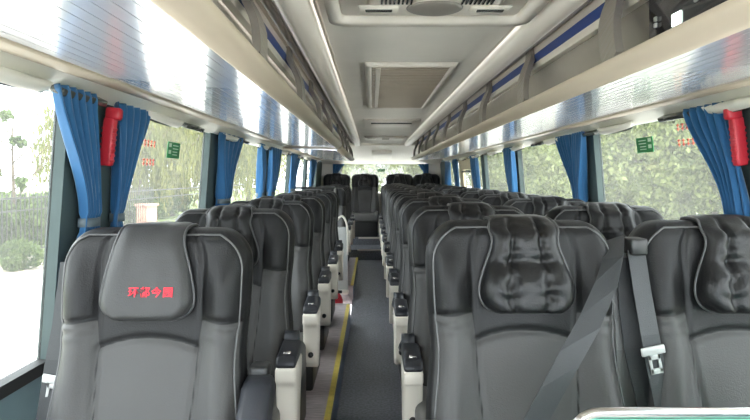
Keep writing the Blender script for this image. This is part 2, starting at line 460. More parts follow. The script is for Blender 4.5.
# double seats right of the aisle
srcA = srcW = None
for k in range(11):
    y = P0+PITCH*k
    if k == 0: la, lw = 'front double-side aisle seat with black ruched pillow and belt slung across it', 'front double-side window seat with a metal belt tongue hanging beside it'
    else: la, lw = f'{ORD[k]} leather seat from the front along the aisle on the double side', f'{ORD[k]} leather seat from the front by the windows on the double side'
    if srcA is None:
        srcA = make_seat('coach_seat', la, (XA, y, PLAT+.008), 'ruched', -1, group='aisle seats of the double side')
        srcW = make_seat('coach_seat', lw, (XW, y, PLAT+.008), 'ruched', 0, group='window seats of the double side')
    else:
        dup(srcA, (XA, y, PLAT+.008), la); dup(srcW, (XW, y, PLAT+.008), lw)
# last row across the back
RZ = 10.7
for x, lab in ((-.64, 'rear bench seat in the corner beside the left windows'), (-.126, 'rear seat facing straight down the aisle on top of the steps'), (.50, 'rear bench seat behind the double-side aisle seats'), (.99, 'rear bench seat in the corner beside the right windows')):
    dup(srcW, (x, RZ, E-.98-.11), lab, 'last row of seats under the rear window')

# red embroidery on the first headrest
cu = bpy.data.curves.new('lettering', 'FONT'); cu.body = '环都今园'; cu.size = .026; cu.space_character = 1.22; cu.align_x = 'CENTER'; cu.extrude = .0012; cu.offset = .0004
tmp = bpy.data.objects.new('tmp_text', cu); C.objects.link(tmp)
dg = bpy.context.evaluated_depsgraph_get(); dg.update()
me = bpy.data.meshes.new_from_object(tmp.evaluated_get(dg)); me.name = 'lettering'
bpy.data.objects.remove(tmp)
hh = 1.27-.285                             # height of the writing on the cover
# lay every vertex on the cover's surface
best = min((abs(pillow_pt(0, v/200, 'plain')[0].z-hh), v/200) for v in range(90, 200))[1]
for v in me.vertices:
    x = v.co.x+.020; z = hh+v.co.y-.001
    vv = min((abs((lambda r: r[0].z+r[1].z*r[2])(pillow_pt(0, a/400, 'plain'))-z), a/400) for a in range(200, 396))[1]
    w = pillow_pt(0, vv, 'plain')[3]; p, n, th, _ = pillow_pt(x/w, vv, 'plain'); q = p+n*(th+.0012+v.co.z)
    v.co = (x, q.y, z)
me.materials.clear(); me.materials.append(M['red_thread'])
lo = bpy.data.objects.new('lettering', me); C.objects.link(lo)
for ch in first.children:
    if ch.name.startswith('headrest_pillow'): lo.parent = ch

# ------------------------------------------------------------------ seat belts
def at(px, py, d): return Vector(((px-372)*d/F, d, E+(177-py)*d/F))
def strap(name, pts, w, m, label, side=(1, 0, .2), th=.0025, buckle=None):
    o = MB().ribbon(pts, w, th, side).build(name, m); tag(o, label, 'seat belt')
    if buckle:
        c, rot = buckle
        mb = MB(); mb.box(-.030, .030, -.004, .004, -.010, .012, .003); mb.build('tongue_bar', M['pale_metal'], o)
        b = o.children[0]; b.location = c; b.rotation_euler = (0, rot, 0)
        f = MB(); pr = [(-.015, -.010), (.015, -.010), (.013, -.055), (-.013, -.055)]
        # a flat tongue plate with a slot
        f.box(-.015, -.008, -.002, .002, -.055, -.008, .001); f.box(.008, .015, -.002, .002, -.055, -.008, .001)
        f.box(-.015, .015, -.002, .002, -.022, -.008, .001); f.box(-.015, .015, -.002, .002, -.058, -.044, .001)
        f.build('tongue', M['pale_metal'], b)
    return o
strap('seat_belt', [at(66, 262, 1.62), at(63, 290, 1.60), at(60, 325, 1.56), at(55, 360, 1.53), at(52, 385, 1.52), at(46, 425, 1.50)], [.030, .034, .042, .05, .055, .055], M['belt_black'],
      'dark seat belt hanging between the window sill and the red-lettered seat', (1, 0, .12), buckle=(at(54, 380, 1.515), .16))
strap('seat_belt', [at(615, 238, 1.60), at(613, 258, 1.50), at(606, 285, 1.445), at(590, 322, 1.405), at(570, 358, 1.375), at(550, 395, 1.36), at(534, 425, 1.35)], .052, M['belt'],
      'grey seat belt slung diagonally across the front double-side aisle seat', (.8, .1, .5))
strap('seat_belt', [at(617, 250, 1.60), at(622, 300, 1.56), at(625, 350, 1.53), at(628, 430, 1.52)], .046, M['belt_pale'],
      'pale grey strap hanging straight down between the two front double-side seats', (1, 0, 0))
strap('seat_belt', [at(636, 250, 1.55), at(642, 290, 1.52), at(650, 335, 1.49), at(656, 368, 1.48), at(668, 425, 1.46)], .047, M['belt'],
      'grey seat belt with metal tongue beside the front double-side window seat', (1, 0, -.15), buckle=(at(653, 351, 1.475), -.2))
rt = MB().box(-.022, .022, -.03, .03, -.022, .022, .006).build('belt_guide', M['black']); rt.location = at(635, 246, 1.56)
tag(rt, 'black belt guide box on the shoulder of the front window seat', 'belt guide')
strap('seat_belt', [at(628, 258, 1.58), at(631, 310, 1.54), at(637, 355, 1.515), at(655, 425, 1.49)], .062, M['belt_black'],
      'black strap hanging behind the metal belt tongue', (1, 0, -.1))

# ------------------------------------------------------------------ shell of the coach
def xl(z): return -.93-.07*(.26-z)
def xr(z): return 1.27+.08*(.26-z)
Y0, Y1 = -2.2, 10.95
SILL = -.575
def side_slab(z0, z1, y0, y1, th, right, inn=0.0):
    f = xr if right else xl; s = 1 if right else -1
    prof = [(f(z0)-s*inn, E+z0), (f(z1)-s*inn, E+z1), (f(z1)+s*th, E+z1), (f(z0)+s*th, E+z0)]
    return prof, y0, y1
pill = [(1.79, 2.15), (3.36, 3.60), (5.12, 5.32), (6.65, 6.85), (8.28, 8.48), (9.9, 10.95)]
tn = 1
for right in (False, True):
    side = 'right' if right else 'left'
    s = 1 if right else -1
    mb = MB(); mb.extrude(*side_slab(-1.6, SILL, Y0, Y1, .06, right)); mb.extrude(*side_slab(.26, .62, Y0, Y1, .06, right))
    struct(mb.build('wall_'+side, M['wall']))
    mb = MB(); f = xr if right else xl
    mb.extrude([(f(SILL)-s*.012, E+SILL-.012), (f(SILL)-s*.010, E+SILL+.022), (f(SILL)+s*.03, E+SILL+.022), (f(SILL)+s*.03, E+SILL-.012)], Y0, 9.9)
    struct(mb.build(f'trim_{tn}', M['rubber'])); tn += 1
    for a, b in pill:
        mb = MB(); mb.extrude(*side_slab(SILL+.01, .27, a, b, .03, right, .012)); struct(mb.build(f'trim_{tn}', M['pillar'])); tn += 1
wn = 1
for right in (False, True):
    edges = [Y0] + [e for p in pill for e in p]
    for i in range(0, len(edges)-1, 2):
        y0, y1 = edges[i], edges[i+1]
        if y1-y0 < .2: continue
        prof, a, b = side_slab(SILL+.02, .265, y0, y1, .026, right, -.020)
        mb = MB(); mb.extrude(prof, a, b); struct(mb.build(f'window_{wn}', M['glass'])); wn += 1
# emergency door in the right wall near the back
mb = MB()
for (a, b, z0, z1) in ((7.2, 7.55, -.575, .262), (8.2, 8.5, -.575, .262), (7.55, 8.2, .10, .262), (7.55, 8.2, -.575, -.2)):
    mb.extrude(*side_slab(z0, z1, a, b, .012, True, .022))
dr = struct(mb.build('door_1', M['beige_door']))
mb = MB(); mb.extrude(*side_slab(.06, .085, 7.6, 8.15, .004, True, .045)); mb.build('door_bar', M['black'], dr)

# unseen front end: dashboard wall added to cut flat frontal light, and windscreen
mb = MB(); mb.box(-1.08, 1.44, Y0-.08, Y0, 0, E-.38).box(-1.08, 1.44, Y0-.08, Y0, E+.50, E+.66)
struct(MB().box(-1.08, 1.44, Y0-.08, Y0, 0, E-.38).build('wall_front', M['wall']))
struct(MB().box(-1.08, 1.44, Y0-.06, Y0-.05, E-.38, E+.55).build(f'window_{wn}', M['clear_glass'])); wn += 1
# floor: aisle with a slight rise to the back, platforms, steps
aisle = MB(); yy = [(-2.2, 0), (6.2, 0), (8.9, .17), (9.4, .17)]
vs = []; fs = []
for y, z in yy: vs += [(-.23, y, z), (.24, y, z), (.24, y, z-.05), (-.23, y, z-.05)]
for i in range(len(yy)-1):
    for j in range(4): fs.append([i*4+j, i*4+(j+1) % 4, (i+1)*4+(j+1) % 4, (i+1)*4+j])
fs += [[0, 1, 2, 3], [12, 13, 14, 15]]
aisle.add(vs, fs); struct(aisle.build('floor', M['aisle']))
struct(MB().box(-1.08, -.222, Y0, 5.9, -.02, PLAT).box(-1.08, -.222, 6.92, 9.4, -.02, PLAT).build('floor_platform_left', M['platform']))
struct(MB().box(.205, 1.44, Y0, 9.9, -.02, PLAT).build('floor_platform_right', M['platform']))
struct(MB().box(-1.08, -.222, 5.9, 6.92, -.30, -.22).box(-1.08, -.222, 5.9, 6.15, -.22, 0).build('floor_stairwell', M['aisle']))
for a, b in ((Y0, 5.9), (6.92, 9.4)):
    struct(MB().box(-.252, -.219, a, b, PLAT-.01, PLAT+.004).build(f'trim_{tn}', M['yellow'])); tn += 1
    struct(MB().box(-.222, -.216, a, b, .01, PLAT-.012).build(f'trim_{tn}', M['riser'])); tn += 1
struct(MB().box(-.252, -.219, 5.872, 5.905, PLAT-.01, PLAT+.006).box(-.6, -.25, 5.875, 5.905, PLAT-.01, PLAT+.005).build(f'trim_{tn}', M['steel'])); tn += 1
struct(MB().box(-1.08, 1.44, 9.3, 10.1, 0, E-1.15).box(-1.08, 1.44, 10.0, Y1, 0, E-1.03).build('floor_rear', M['aisle']))
struct(MB().box(-.23, .24, 9.285, 9.32, E-1.165, E-1.140).build(f'trim_{tn}', M['lens'])); tn += 1
struct(MB().box(-.23, .24, 9.985, 10.02, E-1.045, E-1.020).build(f'trim_{tn}', M['lens'])); tn += 1

# ceiling: cross-section about the centre line
half = [(0, .545), (.34, .545), (.352, .560), (.36, .54), (.47, .535), (.52, .60), (1.06, .57), (1.06, .63), (0, .66)]
prof = [(CX+d, E+z) for d, z in half] + [(CX-d, E+z) for d, z in half[-2:0:-1]]
struct(MB().extrude(prof, Y0, 9.65).build('ceiling', M['ceiling']))
# sloping end of the ceiling above the rear window
vs = [(CX-1.06, 9.65, E+.545), (CX+1.06, 9.65, E+.545), (CX+1.1, 10.9, E+.24), (CX-1.1, 10.9, E+.24), (CX-1.06, 9.65, E+.66), (CX+1.06, 9.65, E+.66), (CX+1.1, 11.0, E+.60), (CX-1.1, 11.0, E+.60)]
struct((lambda mb: (mb.add(vs, [[0, 1, 2, 3], [4, 5, 6, 7], [0, 1, 5, 4], [2, 3, 7, 6], [1, 2, 6, 5], [0, 3, 7, 4]]), mb)[1])(MB()).build('ceiling_rear', M['ceiling_plastic']))
struct(MB().box(CX-.75, CX+.75, 9.62, 9.66, E+.51, E+.55, .01).build(f'trim_{tn}', M['ceiling_plastic'])); tn += 1
# rear wall with its window
struct(MB().box(-1.08, -.56, 10.9, 10.97, .2, E+.6).box(1.0, 1.44, 10.9, 10.97, .2, E+.6).box(-.56, 1.0, 10.9, 10.97, .2, E-.3).box(-.56, 1.0, 10.9, 10.97, E+.236, E+.6).build('wall_rear', M['ceiling_plastic']))
struct(MB().box(-.56, 1.0, 10.93, 10.945, E-.3, E+.236).build(f'window_{wn}', M['glass'])); wn += 1
for s in (-1, 1):                         # long moulded light strips either side of the ceiling panel
    pr = [(CX+s*d, E+z) for d, z in ((.355, .548), (.365, .515), (.40, .498), (.43, .500), (.455, .512), (.465, .545))]
    struct(MB().extrude(pr, Y0, 9.6, 0, True).build(f'trim_{tn}', M['ceiling_plastic'])); tn += 1
    pr = [(CX+s*d, E+z) for d, z in ((.478, .56), (.495, .548), (.52, .555), (.535, .575), (.525, .60))]
    struct(MB().extrude(pr, Y0, 9.6, 0, True).build(f'trim_{tn}', M['liner'])); tn += 1

# luggage racks
def rack(side, y0, y1, label, ys, drop=0.0):
    s = 1 if side == 'right' else -1
    X = lambda d: CX+s*d
    t = thing('luggage_rack', label, 'luggage rack', (X(.7), (y0+y1)/2, E+.29-drop))
    off = Vector((-X(.7), -(y0+y1)/2, -(E+.29-drop)))
    def part(name, mb, m, par=None):
        mb.v = [tuple(Vector(v)+off+Vector((0, 0, -drop))) for v in mb.v]
        return mb.build(name, m, par or t)
    P = lambda L: [(X(d), E+z) for d, z in L]
    part('shelf', MB().extrude(P([(.46, .292), (.47, .300), (1.06, .318), (1.08, .40), (1.10, .40), (1.10, .30), (.95, .297), (.50, .279)]), y0, y1), M['liner'])
    # slatted glossy underside: fine grooves running the length of the rack
    n = 12; L = []
    for i in range(n):
        a = .502+(.938-.502)*i/n; b = .502+(.938-.502)*(i+1)/n; z = lambda d: .270+(d-.50)*.045
        L += [(a, z(a)+.0009), (a+.0012, z(a)), (b-.0012, z(b)), (b, z(b)+.0009)]
    L += [(.938, .302), (.502, .279)]
    part('underside_panel', MB().extrude(P(L), y0, y1), M['slat'])
    part('lip', MB().extrude(P([(.505, .279), (.508, .268), (.498, .264), (.480, .266), (.462, .276), (.450, .290), (.446, .302), (.450, .308), (.460, .306), (.470, .300)]), y0, y1, 0, True), M['tan'])
    part('edge_strip', MB().extrude(P([(.936, .300), (.936, .286), (.945, .282), (1.01, .286), (1.022, .290), (1.022, .305)]), y0, y1, 0, True), M['tan'])
    part('fabric_cover', MB().extrude(P([(.578, .485), (.600, .43), (.625, .37), (.665, .302), (.675, .302), (.635, .372), (.610, .432), (.588, .49)]), max(y0, 1.62) if side == 'right' else y0, y1, 0, True), M['cover_cloth'])
    r = part('rail', MB().extrude(P([(.552, .476), (.550, .484), (.549, .57), (.553, .577), (.575, .577), (.577, .476)]), y0, y1), M['ceiling_plastic'])
    part('stripe', MB().extrude(P([(.5475, .503), (.5475, .540), (.552, .540), (.552, .503)]), y0, y1), M['blue_stripe'], r)
    for y in ys:
        mb = MB()
        path = [(X(.470), y, E+.303), (X(.470), y+.02, E+.345), (X(.482), y+.06, E+.41), (X(.508), y+.11, E+.47), (X(.535), y+.155, E+.525), (X(.542), y+.175, E+.572)]
        pts = [lerp_path(path, k/14) for k in range(15)]
        mb.ribbon(pts, [.095-.035*k/14 for k in range(15)], .022, (0, 1, .12))
        part('bracket', mb, M['bracket'])
    return t
ysb = [1.56+.92*k for k in range(9)]
rack('right', -.3, 9.35, 'long overhead luggage rack with glossy slatted underside above the double seats', [y-.92 for y in ysb[:1]]+[y for y in ysb if y < 9.0])
rack('left', -.3, 5.42, 'overhead luggage rack with glossy slatted underside above the single seats', [y for y in [.7]+ysb if y < 5.2])
rack('left', 5.62, 9.35, 'shorter overhead luggage rack above the stairwell and rear single seats', [y for y in ysb if 5.7 < y < 9.1], .018)
# liner wall behind the racks, and panel between window head and rack strip
for s in (-1, 1):
    X = lambda d: CX+s*d
    struct(MB().extrude([(X(1.03), E+.30), (X(1.05), E+.60), (X(1.10), E+.60), (X(1.10), E+.30)], Y0, 9.6).build(f'trim_{tn}', M['liner'])); tn += 1
    struct(MB().extrude([(X(1.015), E+.287), (X(1.085), E+.252), (X(1.102), E+.250), (X(1.102), E+.30), (X(1.015), E+.305)], Y0, 9.9).build(f'trim_{tn}', M['white_panel'])); tn += 1
# reading light and air outlet units on that panel
def outlet(x, y, s, label, first_=[None]):
    if first_[0] is None:
        t = thing('reading_light', label, 'reading light', (x, y, E+.256))
        n = 28
        mb = MB()
        rings = []
        for (sx, sy, z) in ((.0, .0, -.030), (.7, .75, -.028), (.95, .95, -.018), (1, 1, .006)):
            rings.append([(math.cos(2*math.pi*k/n)*.040*sx, math.sin(2*math.pi*k/n)*.20*sy, z) for k in range(n)])
        vs = [p for r in rings[1:] for p in r]; fs = [list(range(n))]
        for i in range(2):
            for k in range(n): fs.append([i*n+k, i*n+(k+1) % n, (i+1)*n+(k+1) % n, (i+1)*n+k])
        fs.append([2*n+k for k in range(n)][::-1])
        mb.add(vs, fs, 0, True); mb.build('housing', M['white_panel'], t)
        mb = MB(); r2 = [(math.cos(2*math.pi*k/n)*.030, -.03+math.sin(2*math.pi*k/n)*.145, -.0295) for k in range(n)]; r3 = [(p[0], p[1], -.012) for p in r2]
        mb.add(r2+r3, [list(range(n)), list(range(n, 2*n))[::-1]]+[[k, (k+1) % n, n+(k+1) % n, n+k] for k in range(n)], 0, False); mb.build('lamp_lens', M['dark_lens'], t)
        mb = MB()
        bm = bmesh.new(); bmesh.ops.create_uvsphere(bm, u_segments=16, v_segments=10, radius=.018); bmesh.ops.translate(bm, verts=bm.verts, vec=(0, .155, -.016)); mb.bm(bm, 0, True)
        mb.build('air_nozzle', M['steel'], t)
        MB().box(-.020, .020, .24, .52, -.022, .0, .005).build('speaker_slot', M['dark_lens'], t)
        first_[0] = t
    else: t = dup(first_[0], (x, y, E+.256), label)
    t['group'] = 'reading light units under the luggage racks'
    t.rotation_euler = (0, s*.45, 0)
    return t
for i in range(8): outlet(CX-1.053, 1.42+1.12*i, 1, f'{ORD[i]} oval reading light unit from the front above the single-seat windows')
for i in range(8): outlet(CX+1.053, 1.98+1.0*i, -1, f'{ORD[i]} oval reading light unit from the front above the double-seat windows')

# recorder in the right rack
t = thing('video_recorder', 'black recorder box with small lit screen in the overhead rack', 'recorder', (.84, 1.27, E+.31))
MB().box(-.14, .14, -.24, .22, .0, .20, .006).build('case', M['black'], t)
f = MB().box(-.146, -.139, -.23, .21, .012, .155, .002).build('front_panel', M['glass_dark'], t)
MB().box(-.149, -.145, .052, .092, .036, .064, .001).build('screen', M['screen'], f)
for k, (y, z) in enumerate(((.02, .085), (.045, .098), (-.01, .07), (.17, .06), (.17, .075))): MB().box(-.151, -.145, y-.006, y+.006, z-.006, z+.006, .002).build('button', M['steel'], f)

# ceiling equipment
def frame_ring(mb, x0, x1, y0, y1, z0, z1, w, r=.05):
    def rr(x0, x1, y0, y1, r, n=6):
        P = []
        for cx, cy, a in ((x1-r, y1-r, 0), (x0+r, y1-r, 90), (x0+r, y0+r, 180), (x1-r, y0+r, 270)):
            for k in range(n+1): an = math.radians(a+90*k/n); P.append((cx+r*math.cos(an), cy+r*math.sin(an)))
        return P
    a = rr(x0, x1, y0, y1, r); b = rr(x0+w, x1-w, y0+w, y1-w, max(.01, r-w*.5)); n = len(a)
    vs = [(p[0], p[1], z1) for p in a]+[(p[0]+(.012 if p[0] < (x0+x1)/2 else -.012), p[1]+(.012 if p[1] < (y0+y1)/2 else -.012), z0) for p in a]+[(p[0], p[1], z0+.006) for p in b]+[(p[0], p[1], z1) for p in b]
    fs = []
    for l in range(3):
        for k in range(n): fs.append([l*n+k, l*n+(k+1) % n, (l+1)*n+(k+1) % n, (l+1)*n+k])
    for k in range(n): fs.append([3*n+k, 3*n+(k+1) % n, (k+1) % n, k])
    mb.add(vs, fs, 0, True); return mb
zc = E+.545
t = thing('air_conditioner', 'large cream air conditioner unit with vents on the ceiling', 'air conditioner', (CX+.015, 1.475, zc))
frame_ring(MB(), -.335, .335, -.55, .50, -.045, .0, .05, .06).build('surround', M['ceiling_plastic'], t)
MB().box(-.285, .285, -.50, .45, -.020, .004, .008).build('inner_panel', M['ceiling_plastic'], t)
h = MB().box(-.20, .20, -.45, .36, -.045, -.018, .02, 3).build('center_housing', M['ceiling_plastic'], t)
for x in (-.165, .165):
    o = MB().box(x-.06, x+.06, .24, .31, -.052, -.042, .008).build('air_outlet', M['lens'], h)
    g = MB().box(x-.04, x+.04, .262, .285, -.0545, -.050, .002).build('louvre', M['dark_lens'], h)
for k in range(8):
    for x in (-.115, .115): MB().box(x-.045+.012*k, x-.039+.012*k, .12, .22, -.050, -.042).build('slot', M['dark_lens'], h)
bm = bmesh.new(); bmesh.ops.create_uvsphere(bm, u_segments=28, v_segments=12, radius=1)
for v in bm.verts: v.co = Vector((v.co.x*.085, .27+v.co.y*.075, -.044+v.co.z*.016))
mb = MB(); mb.bm(bm, 0, True); mb.build('sensor_dome', M['dome'], t)

t = thing('return_air_grille', 'rectangular ribbed return air grille in the middle of the ceiling', 'ceiling grille', (.188, 3.67, zc))
frame_ring(MB(), -.225, .225, -.87, .87, -.022, .0, .035, .012).build('grille_frame', M['ceiling_plastic'], t)
MB().box(-.19, .19, -.84, .84, -.006, .002).build('filter_backing', M['dark_lens'], t)
mb = MB()
for k in range(34):
    y = -.82+1.64*k/33; mb.box(-.188, .188, y-.017, y+.017, -.016, -.004)
mb.build('louvre_slats', M['tan'], t)
MB().box(-.17, -.145, -.80, .80, -.021, -.010, .004).build('hinge_rail', M['ceiling_plastic'], t)
t = thing('ceiling_lamp', 'shallow cream ceiling lamp with dark slot behind the grille', 'ceiling lamp', (.19, 5.95, zc))
MB().box(-.27, .27, -.42, .42, -.016, .002, .006).build('housing', M['ceiling_plastic'], t)
MB().box(-.20, .20, -.16, .22, -.024, -.012, .005).build('diffuser', M['lens'], t)
MB().box(-.20, .20, -.20, -.17, -.028, -.012, .003).build('slot', M['dark_lens'], t)
t = thing('ceiling_lamp', 'pale ceiling lamp with two end lenses nearest the rear window', 'ceiling lamp', (.19, 8.2, zc))
MB().box(-.29, .29, -.35, .35, -.014, .002, .006).build('housing', M['ceiling_plastic'], t)
for x in (-.19, .19): MB().box(x-.06, x+.06, -.2, .2, -.022, -.012, .004).build('lamp_lens', M['lens'], t)
MB().box(-.05, .05, -.15, .15, -.020, -.012, .004).build('speaker', M['liner'], t)
hp = MB().box(-.17, .17, -.24, .24, -.012, .012, .006).build('access_hatch', M['ceiling_plastic'])
hp.location = (CX+.0, 10.27, E+.384); hp.rotation_euler = (-math.atan2(.305, 1.25), 0, 0)
tag(hp, 'square access hatch in the sloping panel above the rear window', 'hatch')

# ------------------------------------------------------------------ curtains
def curtain(right, ya0, ya1, yt0, yt1, label, ztie=-.145, zbot=-.52, pleats=5, off=.055):
    f = xr if right else xl; s = -1 if right else 1
    nt, nu = 44, 60; vs = []; fs = []
    ph = random.random()*6
    for j in range(nt+1):
        z = .262+(zbot-.262)*j/nt
        k = smooth(.262, ztie, z) if z > ztie else 1-.35*smooth(ztie, zbot, z)
        k = k**.8
        a = ya0+(yt0-ya0)*k; b = ya1+(yt1-ya1)*k
        for i in range(nu+1):
            u = i/nu
            amp = (.016+.012*k)*(1 if z < .25 else .6)
            if abs(z-ztie) < .03: amp *= .75
            d = off+amp*(off/.055)*math.sin(u*pleats*2*math.pi+ph+.5*math.sin(z*5+u*4))+.006*math.sin(u*31+z*9)
            vs.append((f(z)+s*d, a+(b-a)*u, E+z))
    for j in range(nt):
        for i in range(nu): q = j*(nu+1)+i; fs.append([q, q+1, q+nu+2, q+nu+1])
    mb = MB(); mb.add(vs, fs, 0, True); o = mb.build('curtain', M['curtain'])
    md = o.modifiers.new('cloth', 'SOLIDIFY'); md.thickness = .004
    tag(o, label, 'curtain', 'blue window curtains')
    tb = MB(); ym = (yt0+yt1)/2; hw = abs(yt1-yt0)/2+.002
    pts = [(f(ztie)+s*(off+off/.055*.036*math.sin(2*math.pi*k/20)), ym+hw*math.cos(2*math.pi*k/20), E+ztie) for k in range(20)]
    vs = []; fs = []
    for p in pts: vs += [(p[0], p[1], p[2]-.014), (p[0], p[1], p[2]+.014)]
    for k in range(20): a = 2*k; b = 2*((k+1) % 20); fs.append([a, b, b+1, a+1])
    tb.add(vs, fs, 0, True); tt = tb.build('tieback', M['curtain_tie'], o)
    md = tt.modifiers.new('cloth', 'SOLIDIFY'); md.thickness = .004
    return o
curtain(False, 1.65, 1.86, 1.86, 1.95, 'blue curtain tied back in front of the wide left pillar, nearest the sill', zbot=-.40, off=.045)
curtain(False, 2.05, 2.36, 2.10, 2.17, 'blue curtain hanging behind the red hammer box by the single seats', off=.036)
curtain(False, 3.42, 3.98, 3.50, 3.68, 'blue curtain by the second left-hand window pillar from the front')
curtain(False, 5.08, 5.7, 5.15, 5.4, 'blue curtain by the third left-hand window pillar from the front')
curtain(False, 6.5, 7.1, 6.55, 6.8, 'blue curtain by the fourth left-hand window pillar from the front')
curtain(False, 8.48, 9.2, 8.55, 8.8, 'blue curtain by the fifth left-hand window pillar from the front')
curtain(False, 4.60, 4.80, 4.70, 4.8, 'narrow blue curtain just ahead of the third left-hand window pillar')
curtain(True, 2.05, 2.28, 1.97, 2.045, 'blue curtain hanging behind the red hammer box by the double seats', -.16)
curtain(True, 3.38, 3.58, 3.47, 3.53, 'blue curtain gathered right beside the second right-hand window pillar', -.16)
curtain(True, 3.63, 3.86, 3.53, 3.59, 'narrow blue curtain parted from its pair at the second right-hand pillar', -.16)
curtain(True, 5.08, 5.45, 5.12, 5.28, 'blue curtain by the third right-hand window pillar from the front', -.16)
curtain(True, 6.85, 7.3, 6.88, 7.1, 'blue curtain ahead of the beige emergency door', -.16)
curtain(True, 8.5, 8.85, 8.52, 8.7, 'blue curtain just behind the beige emergency door', -.16)
curtain(True, 9.2, 9.85, 9.5, 9.85, 'rearmost blue curtain on the double-seat side', -.16)
for x0, x1, lab in ((-.72, -.50, 'blue curtain gathered in the left corner of the rear window'), (.84, 1.04, 'blue curtain gathered in the right corner of the rear window')):
    vs = []; fs = []; nu, nt = 24, 12
    for j in range(nt+1):
        t_ = j/nt; z = .24-.18*t_
        a, b = (x0, x1+(x0+.08-x1)*t_) if x0 < 0 else (x0+(x1-.08-x0)*t_, x1)
        for i in range(nu+1): u = i/nu; vs.append((a+(b-a)*u, 10.84+.015*math.sin(u*22), E+z))
    for j in range(nt):
        for i in range(nu): q = j*(nu+1)+i; fs.append([q, q+1, q+nu+2, q+nu+1])
    mb = MB(); mb.add(vs, fs, 0, True); o = mb.build('curtain', M['curtain']); md = o.modifiers.new('cloth', 'SOLIDIFY'); md.thickness = .004
    tag(o, lab, 'curtain', 'blue window curtains')

# ------------------------------------------------------------------ emergency hammers, stickers
def hammer(right, y, label):
    s = 1 if right else -1
    f = (lambda z: xr(z)) if right else (lambda z: xl(z))
    x = f(.15)-s*.012
    t = thing('emergency_hammer', label, 'emergency hammer', (x, y, E+.04), 0, None)
    a, b = sorted((0, -s*.040))
    MB().box(a, b, -.016, .016, 0, .165, .008, 3).build('holder', M['red'], t)
    hb = MB().box(*sorted((-s*.004, -s*.056)), -.018, .016, .158, .20, .010, 3).build('hammer_head', M['red'], t)
    for k in range(7): MB().box(a-.002, b+.002, -.015, .013, .015+.018*k, .023+.018*k, .002).build('rib', M['red'], t)
    t.rotation_euler = (0, -s*.10, 0)
hammer(False, 2.01, 'red emergency hammer box on the wide pillar by the single seats')
hammer(True, 1.995, 'red emergency hammer box on the pillar by the front double seats')
def sticker(right, y, z, w, h, label):
    s = 1 if right else -1; f = xr if right else xl
    x = f(z)+s*.016
    o = MB().box(-.0015, .0015, -w/2, w/2, -h/2, h/2).build('window_sticker', M['green']); o.location = (x, y, E+z); o.rotation_euler = (0, -s*.1, 0)
    tag(o, label, 'sticker')
    mb = MB()
    for zz in (.30, -.12): mb.box(-.003, .003, -w*.42, -w*.24, h*(zz-.12), h*(zz+.12))
    mb.build('symbol', M['sticker_mark'], o)
    mb = MB()
    for zz in (.3, .1, -.1, -.28): mb.box(-.0025, .0025, -w*.10, w*(.35 if zz > 0 else .28), h*zz-.0022, h*zz+.0022)
    mb.build('lettering', M['sticker_mark'], o)
sticker(False, 2.84, .128, .17, .076, 'green rectangular sticker on the glass by the single seats')
sticker(True, 2.80, .152, .165, .072, 'green rectangular sticker on the glass by the double seats')
def decal(right, y, z, label):
    s = 1 if right else -1; f = xr if right else xl
    t = None; mb = MB()
    for r, (dz, n) in enumerate(((.0, 4),)):
        for k in range(n):
            yy = -.09+.036*k
            mb.box(-.001, .001, yy, yy+.022, dz, dz+.004); mb.box(-.001, .001, yy, yy+.022, dz+.016, dz+.020); mb.box(-.001, .001, yy+.009, yy+.013, dz-.006, dz+.024)
    o = mb.build('window_lettering', M['decal']); o.location = (f(z)+s*.016, y, E+z); o.rotation_euler = (0, -s*.1, 0)
    tag(o, label, 'lettering')
decal(False, 2.56, .055, 'lower line of faint red lettering on the glass beside the left-hand hammer')
decal(False, 2.56, .135, 'upper line of faint red lettering on the glass beside the left-hand curtain and hammer')
decal(True, 2.46, .135, 'lower line of faint red lettering on the glass beside the right-hand hammer')
decal(True, 2.46, .20, 'upper line of faint red lettering on the glass beside the right-hand curtain and hammer')
o = MB().box(-.07, .07, -.002, .002, -.022, .022).build('exit_sticker', M['green']); o.location = (.17, 10.92, E+.125); tag(o, 'small green sticker on the rear window', 'sticker')
mb = MB()
for k in range(4): mb.box(-.055+.03*k, -.035+.03*k, -.003, .003, -.010, .010)
mb.build('lettering', M['sticker_mark'], o)

# ------------------------------------------------------------------ stairwell guard, extinguisher, front guard rail
t = thing('stairwell_guard', 'grey metal guard panel with arched handrail behind the stairwell', 'guard panel', (-.4, 6.85, E-1.27))
z0 = 1.27
MB().box(-.10, .12, -.015, .015, -.06, z0-.58, .008).build('panel', M['metal_panel'], t)
MB().box(-.11, .13, -.12, .03, -.075, -.035, .02, 3).build('tray', M['lens'], t)
MB().tube([lerp_path([(-.13, -.02, z0-.95), (-.115, -.02, z0-.80), (-.07, -.02, z0-.62), (.02, -.02, z0-.47), (.075, -.02, z0-.47), (.115, -.02, z0-.60), (.118, -.02, z0-.9)], k/30) for k in range(31)], .013, 10).build('grab_handle', M['lens'], t)
MB().tube([(-.03, 0, 0), (-.03, 0, z0-.127)], .014, 10).build('pole', M['steel'], t)
MB().tube([(-.52, 0, z0-.127), (-.03, 0, z0-.127)], .014, 10).build('top_rail', M['black'], t)
t = thing('fire_extinguisher', 'red fire extinguisher standing in the stairwell', 'fire extinguisher', (-.38, 6.5, -.17))
pts = [(0, 0, .0), (0, 0, .02), (0, 0, .30), (0, 0, .34), (0, 0, .37)]
MB().tube(pts, [.05, .058, .058, .045, .02], 20).build('cylinder', M['red'], t)
MB().box(-.02, .05, -.012, .012, .37, .40, .004).build('valve', M['black'], t)
t = thing('guard_rail', 'steel-framed guard rail with teal panel in front of the double seats', 'guard rail', (.75, .97, PLAT))
zt = 1.27-.387; pts = []
for k in range(9):
    an = math.pi-math.pi/2*k/8; pts.append((-.375+.05*math.cos(an), 0, zt-.05+.05*math.sin(an)))
